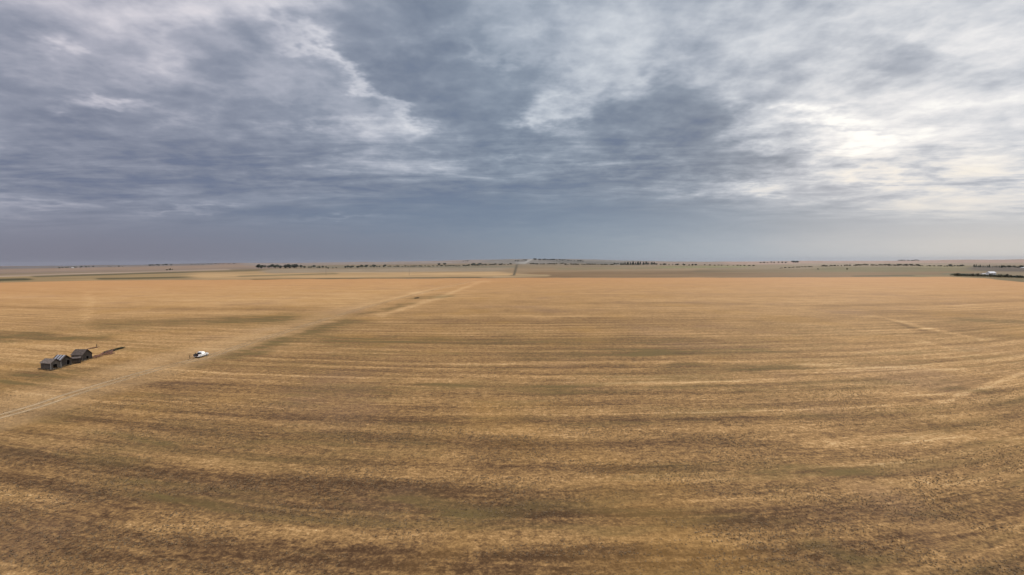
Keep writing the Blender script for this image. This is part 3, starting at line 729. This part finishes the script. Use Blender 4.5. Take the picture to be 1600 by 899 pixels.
# ------------------------------------------------------------------ pickup truck (front towards +y)
def build_truck(loc, rz):
    t = empty('pickup_truck', loc, rz)
    tag(t, 'white crew cab pickup truck with open dark bed parked on the track', 'pickup truck')
    def arch(yc, r=.47, zc=.42, n=8):
        return [(yc + r * math.cos(a), zc + r * math.sin(a)) for a in [math.pi * k / n for k in range(n + 1)]]
    Lh = 2.95
    # y from -2.95 (tail) to 2.95 (nose); body sides down to sill .45
    low = [(-Lh, .52), (-Lh, 1.32)]
    top = [(-.98, 1.34), (-.98, 1.20), (1.05, 1.20), (1.15, 1.22), (2.5, 1.12), (2.9, 1.0), (Lh, .6), (2.85, .48)]
    prof = [(-Lh, .52), (-Lh, .78), (-1.0, .78), (-1.0, 1.22), (1.15, 1.24), (2.45, 1.16), (2.88, 1.0), (Lh, .62), (2.85, .46)]
    prof += [(p[0], p[1]) for p in arch(1.92)] + [(1.35, .42), (-1.45, .42)] + arch(-1.82) + [(-2.3, .5)]
    body = MB().prism(prof, -.98, .98, lambda y, z: .05 if z > 1.0 else (.12 if y > 2.8 else 0)).build('body', MT['white'], t, bevel=.04)
    # bed: two side walls, floor, front wall
    for s in (-1, 1):
        MB().prism([(-Lh, .76), (-Lh, 1.36), (-1.03, 1.36), (-1.03, .76)], s * .98 - (.07 if s > 0 else 0), s * .98 + (.07 if s < 0 else 0)).build('bed_side', MT['white'], t, bevel=.02)
        MB().box((s * .945, -1.98, 1.385), (.10, 1.9, .04)).build('bed_rail_cap', MT['black'], t)
    ln = MB().box((0, -1.99, .80), (1.80, 1.86, .03)); ln.box((0, -1.07, 1.08), (1.80, .04, .55))
    for s in (-1, 1): ln.box((s * .885, -1.99, 1.08), (.03, 1.84, .54))
    ln.build('bed_liner', MT['liner'], t)
    tg = MB().box((0, -Lh - .04, 1.04), (1.74, .07, .56)).build('tailgate', MT['black'], t, bevel=.015)
    MB().box((0, -Lh - .085, 1.2), (.3, .02, .08)).build('handle', MT['chrome'], tg)
    # cab greenhouse
    cab = [(-.96, 1.20), (-.82, 1.86), (-.6, 1.93), (.42, 1.93), (.68, 1.85), (1.32, 1.22)]
    ins = lambda y, z: .05 + .17 * max(0, (z - 1.22) / .7)
    MB().prism(cab, -.98, .98, ins).build('cab', MT['white'], t, bevel=.03)
    def sidewin(y0, y1, y2, y3, s):
        # quad slightly proud of the slanted side
        def X(z): return s * (.98 - (.05 + .17 * (z - 1.22) / .7) + .012)
        pts = [(y0, 1.23), (y1, 1.23), (y2, 1.84), (y3, 1.84)]
        m = MB(); o_ = [(X(z), y, z) for y, z in pts]; i_ = [(X(z) - s * .03, y, z) for y, z in pts]
        m.add(o_ + i_, [(0, 1, 2, 3), (4, 7, 6, 5), (0, 4, 5, 1), (1, 5, 6, 2), (2, 6, 7, 3), (3, 7, 4, 0)]); return m
    for s in (-1, 1):
        sidewin(-.86, -.04, -.04, -.70, s).build('side_window', MT['glass'], t)
        sidewin(.08, 1.22, .66, .08, s).build('side_window', MT['glass'], t)
        m = MB().box((s * 1.10, .98, 1.38), (.2, .1, .24)); m.build('mirror', MT['black'], t, bevel=.02)
        MB().box((s * .985, .0, .5), (.05, 2.2, .06)).build('running_board', MT['black'], t)
        for y in (-.3, .55):
            MB().box((s * .965, y - .2, 1.1), (.04, .17, .04)).build('door_handle', MT['chrome'], t)
        MB().box((s * .87, -Lh - .02, 1.08), (.15, .06, .40)).build('tail_light', MT['red'], t)
        MB().box((s * .72, 2.90, .92), (.38, .12, .18), Matrix.Rotation(R_(-18), 3, 'X')).build('headlight', MT['lens'], t)
    def quadx(p, w0, w1, off):   # p = (y,z) low, (y,z) high on a sloping end
        (ya, za), (yb, zb) = p; d = Vector((0, yb - ya, zb - za)).normalized(); nrm = Vector((0, -d.z, d.y)) * off
        V = [Vector((-w0, ya, za)), Vector((w0, ya, za)), Vector((w1, yb, zb)), Vector((-w1, yb, zb))]
        return MB().add([v + nrm for v in V] + [v + nrm * -1.5 for v in V], [(0, 1, 2, 3), (4, 7, 6, 5), (0, 4, 5, 1), (1, 5, 6, 2), (2, 6, 7, 3), (3, 7, 4, 0)])
    quadx(((-.95, 1.24), (-.825, 1.84)), .86, .74, .012).build('rear_window', MT['glass'], t)
    quadx(((1.26, 1.28), (.73, 1.80)), .84, .72, -.012).build('windshield', MT['glass'], t)
    MB().box((0, -Lh - .12, .60), (1.85, .20, .18)).build('rear_bumper', MT['chrome'], t, bevel=.03)
    MB().box((0, Lh + .03, .58), (1.8, .18, .24)).build('front_bumper', MT['chrome'], t, bevel=.03)
    MB().box((0, 2.93, .88), (1.0, .08, .30)).build('grille', MT['black'], t, bevel=.02)
    for s in (-1, 1):
        for y in (1.92, -1.82):
            xs = s * .83
            w = MB().tube([(xs - .14, y, .40), (xs - .10, y, .40), (xs + .10, y, .40), (xs + .14, y, .40)], [.36, .40, .40, .36], 24).build('wheel', MT['rubber'], t, smooth=False)
            MB().tube([(xs + s * .13, y, .40), (xs + s * .15, y, .40)], [.23, .20], 12).build('rim', MT['rim'], w)
    # cargo
    return t
TR = at(309.5, 559.4)
build_truck((TR.x, TR.y + 1.9, 0), R_(-3))
cg = empty('cargo_box', (TR.x - .1, TR.y + .9, .84), R_(12)); tag(cg, 'black tool box lying in the open truck bed', 'box')
MB().box((0, 0, .2), (1.1, .45, .4)).build('case', MT['black'], cg, bevel=.02)
MB().box((0, 0, .435), (1.14, .49, .06)).build('lid', MT['liner'], cg, bevel=.015)

# ------------------------------------------------------------------ people
def build_person(loc, rz, label, top, legs, pose):
    root = empty('person', loc, rz); tag(root, label, 'person')
    V = []; E = []; Rr = []
    def v(p, r, par=None):
        V.append(Vector(p)); Rr.append(r); i = len(V) - 1
        if par is not None: E.append((par, i))
        return i
    pel = v((0, 0, .95), .15); sp = v((0, .01, 1.12), .135, pel); ch = v((0, .01, 1.32), .165, sp); nk = v((0, .01, 1.47), .065, ch)
    hb = v((0, .03, 1.56), .085, nk); hd = v((0, .02, 1.66), .098, hb); v((0, .02, 1.72), .07, hd)
    no = v((0, .125, 1.61), .016, hb)
    hands = []
    for s in (-1, 1):
        hp = v((s * .09, 0, .90), .10, pel); fx = pose['step'] * s
        kn = v((s * .11, .04 + fx * .5, .50), .065, hp); an = v((s * .12, fx, .09), .045, kn); v((s * .14, fx + .17, .035), .035, an)
        sh = v((s * .19, 0, 1.40), .065, ch); el, ha = pose['arm'][0 if s < 0 else 1]
        e = v(el, .045, sh); w = v(ha, .030, e); d = (Vector(ha) - Vector(el)).normalized()
        pm = v(Vector(ha) + d * .07, .034, w)
        side = d.cross(Vector((0, 1, 0))); side = side.normalized() if side.length > .1 else Vector((1, 0, 0)); up = d.cross(side)
        fr = up * -1
        for k, (o_, L) in enumerate(((-.033, .065), (-.011, .078), (.011, .074), (.033, .058))):
            b0 = v(Vector(ha) + d * .10 + fr * o_, .010, pm); b1 = v(V[b0] + d * L * .55 + side * .006 * s, .009, b0); v(V[b1] + d * L * .45 + side * .018 * s, .008, b1)
        th = v(Vector(ha) + d * .04 + fr * .045, .012, pm); v(V[th] + d * .045 + fr * .02, .010, th)
    me = bpy.data.meshes.new('body'); me.from_pydata(V, E, [])
    o = bpy.data.objects.new('body', me); COL.objects.link(o); o.parent = root
    md = o.modifiers.new('skin', 'SKIN'); md.use_smooth_shade = True
    for i, sv in enumerate(me.skin_vertices[0].data):
        sv.radius = (Rr[i], Rr[i]); sv.use_root = (i == 0)
    # colour by height and reach: one body, clothing as zones of its material
    m, g, b = new_mat('person_body', .85)
    co = g.n.new('ShaderNodeTexCoord').outputs['Object']; X, Y, Z = g.xyz(co)
    c = g.mix(g.ss(Z, .10, .11), [.05, .03, .02], legs); c = g.mix(g.ss(Z, .955, .965), c, top)
    c = g.mix(g.ss(Z, 1.485, 1.50), c, (.42, .25, .18))
    hz_ = min(pose['arm'][0][1][2], pose['arm'][1][1][2])
    if hz_ < .95:
        c = g.mix(g.m('MULTIPLY', g.ss(g.m('ABSOLUTE', X), .235, .25), g.ss(Z, hz_ + .02, hz_ + .03, 1, 0)), c, (.42, .25, .18))
    hair = g.m('MULTIPLY', g.ss(Z, 1.60, 1.62), g.ss(g.m('ADD', Y, g.m('MULTIPLY', g.m('SUBTRACT', Z, 1.66), -1.2)), .03, .05, 1, 0))
    c = g.mix(hair, c, (.03, .02, .015)); g.l.new(c, b.inputs['Base Color'])
    me.materials.append(m)
    sb = o.modifiers.new('sub', 'SUBSURF'); sb.levels = 1; sb.render_levels = 1
    return root
P1 = at(296.5, 561.6)
build_person((P1.x, P1.y, 0), R_(-60), 'person in an olive jacket standing on the stubble behind the truck', (.075, .06, .02), (.035, .03, .02),
             dict(step=.05, arm=[((-.27, .02, 1.13), (-.29, .10, .88)), ((.27, .02, 1.13), (.29, .10, .88))]))
build_person((TR.x - 1.75, TR.y + 1.3, 0), R_(-110), 'person in dark clothes standing on the far side of the truck bed', (.03, .028, .022), (.03, .03, .04),
             dict(step=.03, arm=[((-.25, .08, 1.14), (-.20, .30, 1.22)), ((.25, .08, 1.14), (.20, .30, 1.20))]))

# ------------------------------------------------------------------ trees and bushes
def crown_mesh(name, w, h, base, n, mat, seed, conif=False, lobes=5):
    """leaf clumps spread through uneven lobes"""
    rnd = random.Random(seed); vs = []; fs = []
    L = []
    for i in range(lobes):
        if conif: L.append((Vector((0, 0, base + (h - base) * (i + .4) / lobes)), w * .5 * (1 - i / lobes) + .25, (h - base) / lobes))
        else:
            a = rnd.uniform(0, 6.28); q = rnd.uniform(0, .33) * w
            L.append((Vector((math.cos(a) * q, math.sin(a) * q, base + (h - base) * rnd.uniform(.3, .72))), w * rnd.uniform(.2, .36), (h - base) * rnd.uniform(.22, .36)))
    s0 = w * .085
    for k in range(n):
        c, rx, rz = L[k % lobes]
        while True:
            p = Vector((rnd.uniform(-1, 1), rnd.uniform(-1, 1), rnd.uniform(-1, 1)))
            if p.length < 1: break
        p = p * (.65 + .5 * rnd.random()); p = c + Vector((p.x * rx, p.y * rx, p.z * rz)); p.z = max(p.z, .1)
        s = s0 * rnd.uniform(.6, 1.5)
        u = Vector((rnd.gauss(0, 1), rnd.gauss(0, 1), rnd.gauss(0, .7))).normalized(); t = u.orthogonal().normalized(); w2 = u.cross(t)
        b = len(vs)
        for q in range(5):
            a = 2 * math.pi * q / 5; rr = s * rnd.uniform(.6, 1.2); vs.append(tuple(p + t * math.cos(a) * rr + w2 * math.sin(a) * rr))
        fs.append((b, b + 1, b + 2, b + 3, b + 4))
    me = bpy.data.meshes.new(name); me.from_pydata(vs, [], fs); me.materials.append(mat); return me
def trunk_mesh(w, h, seed):
    rnd = random.Random(seed); m = MB()
    m.tube([(0, 0, -.3), (.05, 0, h * .35), (0, .1, h * .8)], [h * .028, h * .02, h * .006], 7)
    for k in range(5):
        a = rnd.uniform(0, 6.28); z0 = h * rnd.uniform(.22, .5)
        m.tube([(0, 0, z0), (math.cos(a) * w * .17, math.sin(a) * w * .17, z0 + h * .15), (math.cos(a) * w * .3, math.sin(a) * w * .3, z0 + h * .28)], [h * .012, h * .008, h * .003], 5)
    me = bpy.data.meshes.new('trunk'); me.from_pydata(m.v, [], m.f); me.materials.append(MT['bark']); return me
KIND = {}
for kname, args in {'broad': (11, 10, 1.0, 420, 'leaf_a', False, 7), 'spruce': (6, 11, .6, 420, 'leaf_b', True, 7), 'scrub': (7, 4.6, .2, 260, 'leaf_c', False, 5)}.items():
    w, h, base, n, mt, con, lb = args
    KIND[kname] = [(crown_mesh('crown', w, h, base, n, MT[mt], 10 * s + lb, con, lb + s % 3), trunk_mesh(w, h, s)) for s in range(4)]
HGT = {'broad': 10, 'spruce': 11, 'scrub': 4.6}
def tree(loc, kind, hgt, label, group, name='tree', cat='tree', wide=1.0, rnd=random):
    cm, tm = rnd.choice(KIND[kind]); s = hgt / HGT[kind]
    o = empty(name, loc, rnd.uniform(0, 6.28)); o.scale = (s * wide, s * wide, s)
    c = bpy.data.objects.new('crown', cm); COL.objects.link(c); c.parent = o
    if kind != 'scrub':
        t = bpy.data.objects.new('trunk', tm); COL.objects.link(t); t.parent = o
    tag(o, label, cat, group); return o
ntree = [0]
def row(x0, y0, x1, y1, n, hpx, kind, label, group, name='tree', cat='tree', wide=1.1, jit=.4, var=.35, gap=None, seed=0):
    rnd = random.Random(int(x0 * 7 + n) + seed)
    for i in range(n):
        t = (i + .5 + rnd.uniform(-jit, jit)) / n; px = x0 + (x1 - x0) * t; py = y0 + (y1 - y0) * t + rnd.uniform(-.25, .25)
        if gap and any(a < px < b for a, b in gap): continue
        p = at(px, py); hm = hpx * rnd.uniform(1 - var, 1 + var) * p.y / FPX
        tree(p, kind, hm, label, group, name, cat, wide * rnd.uniform(.85, 1.3), rnd); ntree[0] += 1
row(402, 419.5, 472, 419.3, 14, 5.2, 'broad', 'dark leafy tree in the dense shelter row left of centre', 'shelter row left of centre', wide=1.25, var=.25)
row(474, 419.3, 511, 418.8, 8, 3.4, 'broad', 'small dark tree in the low thin end of the shelter row left of centre', 'thin end of the shelter row', wide=1.2)
row(512, 420.3, 526, 419.2, 3, 1.6, 'scrub', 'low bush just right of the dense shelter row', 'bushes right of the shelter row', 'bush', 'bush')
row(536, 418.9, 560, 418.6, 5, 3.0, 'broad', 'round dark tree in the small clump left of the long hedge', 'clump left of the hedge', wide=1.3)
row(560, 418.3, 604, 417.3, 11, 3.0, 'broad', 'tree in the clustered stretch above the pale field left of centre', 'clustered farm trees', wide=1.3, var=.5)
row(604, 417.2, 720, 416.2, 26, 1.7, 'scrub', 'low bush in the long thin hedge left of the far road', 'long thin hedge', 'bush', 'bush', 1.7)
row(685, 415.2, 696, 415.0, 2, 3.8, 'broad', 'lone pair of trees rising above the long thin hedge', 'pair above the hedge', wide=1.4, var=.1)
row(722, 416, 800, 413.8, 18, 2.0, 'scrub', 'low bush in the hedge meeting the far road from the left', 'hedge left of the far road', 'bush', 'bush', 1.6)
row(731, 414.8, 752, 414.6, 6, 3.0, 'broad', 'dark tree in the small grove just left of the far road', 'grove left of the far road', wide=1.3)
row(826, 413.6, 880, 413.0, 14, 1.7, 'scrub', 'low bush in the hedge right of the far road', 'hedge right of the far road', 'bush', 'bush', 1.8)
row(880, 414.0, 960, 414.4, 18, 1.8, 'scrub', 'low bush in the broken hedge at mid distance right of centre', 'broken hedge right of centre', 'bush', 'bush', 1.7)
row(832, 406.8, 884, 407.4, 14, 2.1, 'broad', 'tree along the crest of the central far hill', 'trees on the central crest', wide=1.6)
row(802, 409, 824, 407.4, 6, 1.8, 'broad', 'tree on the slope left of the pale road cut', 'slope trees by the road cut', wide=1.5)
row(884, 407.6, 912, 409.4, 7, 1.8, 'broad', 'tree trailing down the right shoulder of the central hill', 'hill shoulder trees', wide=1.6)
row(722, 409, 734, 408.7, 3, 1.6, 'broad', 'tiny distant tree on the skyline left of the central hill', 'skyline trees left of the hill', wide=1.5)
row(970, 414.2, 1024, 413.6, 20, 4.2, 'spruce', 'dark green spruce in the dense grove right of centre', 'spruce grove right of centre', wide=1.5, var=.25)
row(958, 413.4, 972, 413.4, 4, 2.4, 'broad', 'tree at the left end of the spruce grove', 'trees left of the spruce grove', wide=1.4)
row(1024, 414.2, 1088, 415.2, 13, 2.2, 'broad', 'tree in the low line trailing right from the spruce grove', 'low line right of the spruces', wide=1.5)
row(1100, 414.8, 1180, 416.0, 12, 1.4, 'scrub', 'low bush on the pasture edge beyond the brown field', 'bushes on the pasture edge', 'bush', 'bush', 1.8)
row(1183, 411.4, 1232, 411.0, 8, 1.9, 'broad', 'tree in the sparse far row on the pink field', 'sparse far row', wide=1.5)
row(1236, 411.0, 1248, 410.8, 3, 2.8, 'broad', 'dark tree in the compact clump closing the sparse far row', 'compact far clump', wide=1.6, var=.1)
row(1216, 419.6, 1270, 417.2, 12, 1.2, 'scrub', 'low bush in the diagonal line on the brown pasture', 'diagonal bush line', 'bush', 'bush', 2.0)
row(1280, 416.6, 1345, 415.4, 14, 1.8, 'scrub', 'low bush at the left start of the wooded coulee', 'coulee start bushes', 'bush', 'bush', 1.7)
row(1345, 415.0, 1435, 415.6, 20, 2.3, 'scrub', 'olive bush in the wooded coulee line right of centre', 'coulee bushes', 'bush', 'bush', 1.7)
row(1435, 416.0, 1480, 416.6, 8, 1.4, 'scrub', 'small bush in the thin middle of the coulee line', 'thin coulee bushes', 'bush', 'bush', 1.8)
row(1478, 416.8, 1504, 416.6, 7, 2.6, 'broad', 'tree in the thick clump left of the white farm building', 'clump left of the farm', wide=1.4)
row(1520, 417.6, 1566, 418.4, 13, 3.4, 'spruce', 'spruce in the ragged row behind the white farm building', 'ragged farm spruces', wide=1.3, var=.4)
row(1566, 418.2, 1600, 418.6, 9, 2.8, 'broad', 'tree at the right edge beyond the white farm building', 'right edge trees', wide=1.4)
row(1402, 407.8, 1436, 407.6, 10, 1.6, 'broad', 'tree in the dark clump on the right skyline', 'right skyline clump', wide=1.9, var=.15)
row(1278, 421.6, 1280, 421.6, 1, 2.2, 'scrub', 'lone round bush on the open pasture, left of two', None, 'bush', 'bush')
row(1322, 421.8, 1324, 421.8, 1, 2.8, 'scrub', 'lone round bush on the open pasture, right of two', None, 'bush', 'bush')
row(90, 419.6, 146, 417.6, 12, 1.8, 'broad', 'tree in the far farmstead line at far left', 'far left farmstead trees', wide=1.6)
row(168, 417.4, 192, 417.0, 5, 1.4, 'broad', 'tiny tree in the next clump right of the far left farmstead', 'second far left clump', wide=1.6)
row(232, 415.6, 268, 414.8, 9, 1.9, 'broad', 'tree in the dark far clump on the left skyline', 'left skyline clump', wide=1.6, var=.2)
row(258, 422.6, 270, 421.8, 3, 1.8, 'scrub', 'bush standing on the olive pasture at left', 'bushes on the left pasture', 'bush', 'bush')
row(296, 414.0, 368, 412.6, 14, 1.3, 'broad', 'tree in the faint skyline row left of the shelter row', 'faint skyline row', wide=1.8)
# hedge reads as one mass in front of the farm, plus a few taller bushes
def mass(name, label, cat, pts, hpx, n, mat, seed, wpx=1.2, s=.55):
    rnd = random.Random(seed); P = [at(*p) for p in pts]; vs = []; fs = []
    seg = [(P[i], P[i + 1], (P[i + 1] - P[i]).length) for i in range(len(P) - 1)]; tot = sum(q[2] for q in seg)
    for k in range(n):
        t = rnd.uniform(0, tot)
        for a, b, l in seg:
            if t <= l: break
            t -= l
        c = a + (b - a) * (t / l); hm = hpx * c.y / FPX; f = .45 + .75 * vn1(c.x * .14 + seed)
        p = c + Vector((rnd.uniform(-.5, .5) * hm * .9, rnd.uniform(-1, 1) * hm * wpx, rnd.random() ** .8 * hm * f))
        q = s * rnd.uniform(.6, 1.6)
        u = Vector((rnd.gauss(0, 1), rnd.gauss(0, 1), rnd.gauss(0, .8))).normalized(); tt = u.orthogonal().normalized(); w2 = u.cross(tt); b_ = len(vs)
        for j in range(5):
            a_ = 2 * math.pi * j / 5; vs.append(tuple(p + tt * math.cos(a_) * q + w2 * math.sin(a_) * q))
        fs.append((b_, b_ + 1, b_ + 2, b_ + 3, b_ + 4))
    me = bpy.data.meshes.new(name); me.from_pydata(vs, [], fs); o = link(name, me, mat); tag(o, label, cat, kind='stuff'); return o
def vn1(x): return float(vnoise(np.array([x]), np.array([.5]), 5)[0])
mass('hedgerow', 'dense dark green hedge in front of the white farm building', 'hedge', [(1491, 431.2), (1530, 432.0), (1560, 433.0), (1597, 434.2)], 3.2, 7000, MT['leaf_b'], 3, s=.42, wpx=2.6)
row(1492, 431.6, 1580, 434.0, 14, 3.4, 'scrub', 'olive bush poking out of the dark farm hedge', 'bushes in the farm hedge', 'bush', 'bush', 1.3, var=.5)
mass('tall_weeds', 'tall brown weeds grown up against the fronts of the sheds', 'weeds', [(60, 577), (79, 580), (97, 574.5), (112, 570), (129, 565.5), (145, 560)], 2.0, 1800, MT['weed'], 29, s=.10, wpx=.5)
mass('bush_clump', 'dark weedy bushes beyond the red boards', 'bushes', [(168, 551.5), (177, 548.5), (189, 545.3)], 3.0, 1300, MT['leaf_c'], 9, s=.15, wpx=3.2)
mass('bush_clump', 'single dark bush on the weedy strip near the far end of the track', 'bush', [(648, 466.8), (655, 466.2)], 1.6, 260, MT['weed'], 19, s=.22, wpx=1.2)
row(1586, 434.0, 1597, 434.4, 2, 3.6, 'broad', 'taller bush at the right end of the dark farm hedge', 'bushes ending the farm hedge', 'bush', 'bush', 1.4)

# ------------------------------------------------------------------ farm buildings
def barn(px, py, wpx, hpx, label, dep=1.0, name='farm_building', rz=0):
    p = at(px, py); k = p.y / FPX; W = wpx * k; H = hpx * k; D = W * dep
    o = empty(name, p, rz); tag(o, label, 'building')
    hw = H * .62
    MB().prism([(-D / 2, 0), (-D / 2, hw), (D / 2, hw), (D / 2, 0)], -W / 2, W / 2).build('wall', MT['barn'], o)
    rf = MB(); e = .4
    rf.prism([(-D / 2 - e, hw + .02), (0, H), (D / 2 + e, hw + .02)], -W / 2 - e, W / 2 + e).build('roof', MT['barn_roof'], o)
    d = MB().box((-W * .15, -D / 2 - .04, hw * .38), (W * .22, .06, hw * .76)).build('door', MT['greyboard'], o)
    for q in (.18, .36): MB().box((W * q, -D / 2 - .03, hw * .6), (W * .07, .05, hw * .28)).build('window', MT['glass'], o)
    return o
barn(1548.5, 429.6, 9.5, 5.0, 'bright white farm building rising behind the dark hedge', .7)
barn(1537.5, 428.8, 7, 1.4, 'low white farm shed just left of the bright white building', .5)
barn(1598, 419.4, 5, 1.6, 'small white house at the right edge among far trees', .7)
barn(113.5, 419.2, 3, 1.2, 'tiny white farmhouse among the far left trees', .8)

# ------------------------------------------------------------------ utility poles
def pole(px, py, hpx, label):
    p = at(px, py); h = hpx * p.y / FPX; o = empty('utility_pole', p); tag(o, label, 'utility pole', 'utility poles on the pale field')
    MB().tube([(0, 0, -.5), (0, 0, h)], [.26, .17], 8).build('post', MT['pole'], o)
    c = MB().box((0, -.22, h - .9), (2.6, .14, .16)).build('crossarm', MT['pole'], o)
    for x in (-1.1, 0, 1.1): MB().tube([(x, -.22, h - .80), (x, -.22, h - .58)], [.07, .05], 6).build('insulator', MT['lens'], c)
pole(509.5, 430.5, 9.5, 'left utility pole below the shelter row')
pole(639.5, 431.0, 11, 'right utility pole below the thin hedge')

# ------------------------------------------------------------------ haze
def build_haze():
    m = bpy.data.materials.new('thin_haze'); m.use_nodes = True; g = NT(m.node_tree); g.n.clear()
    o = g.n.new('ShaderNodeOutputMaterial'); v = g.n.new('ShaderNodeVolumePrincipled')
    v.inputs['Color'].default_value = (.42, .44, .50, 1); v.inputs['Density'].default_value = 1.6e-5; v.inputs['Anisotropy'].default_value = .2
    g.l.new(v.outputs[0], o.inputs['Volume'])
    b = MB().box((0, 0, 20), (62000, 62000, 240)); ob = b.build('haze', m); tag(ob, 'thin air haze over the whole plain', 'haze', kind='stuff')
build_haze()
print('trees', ntree[0])
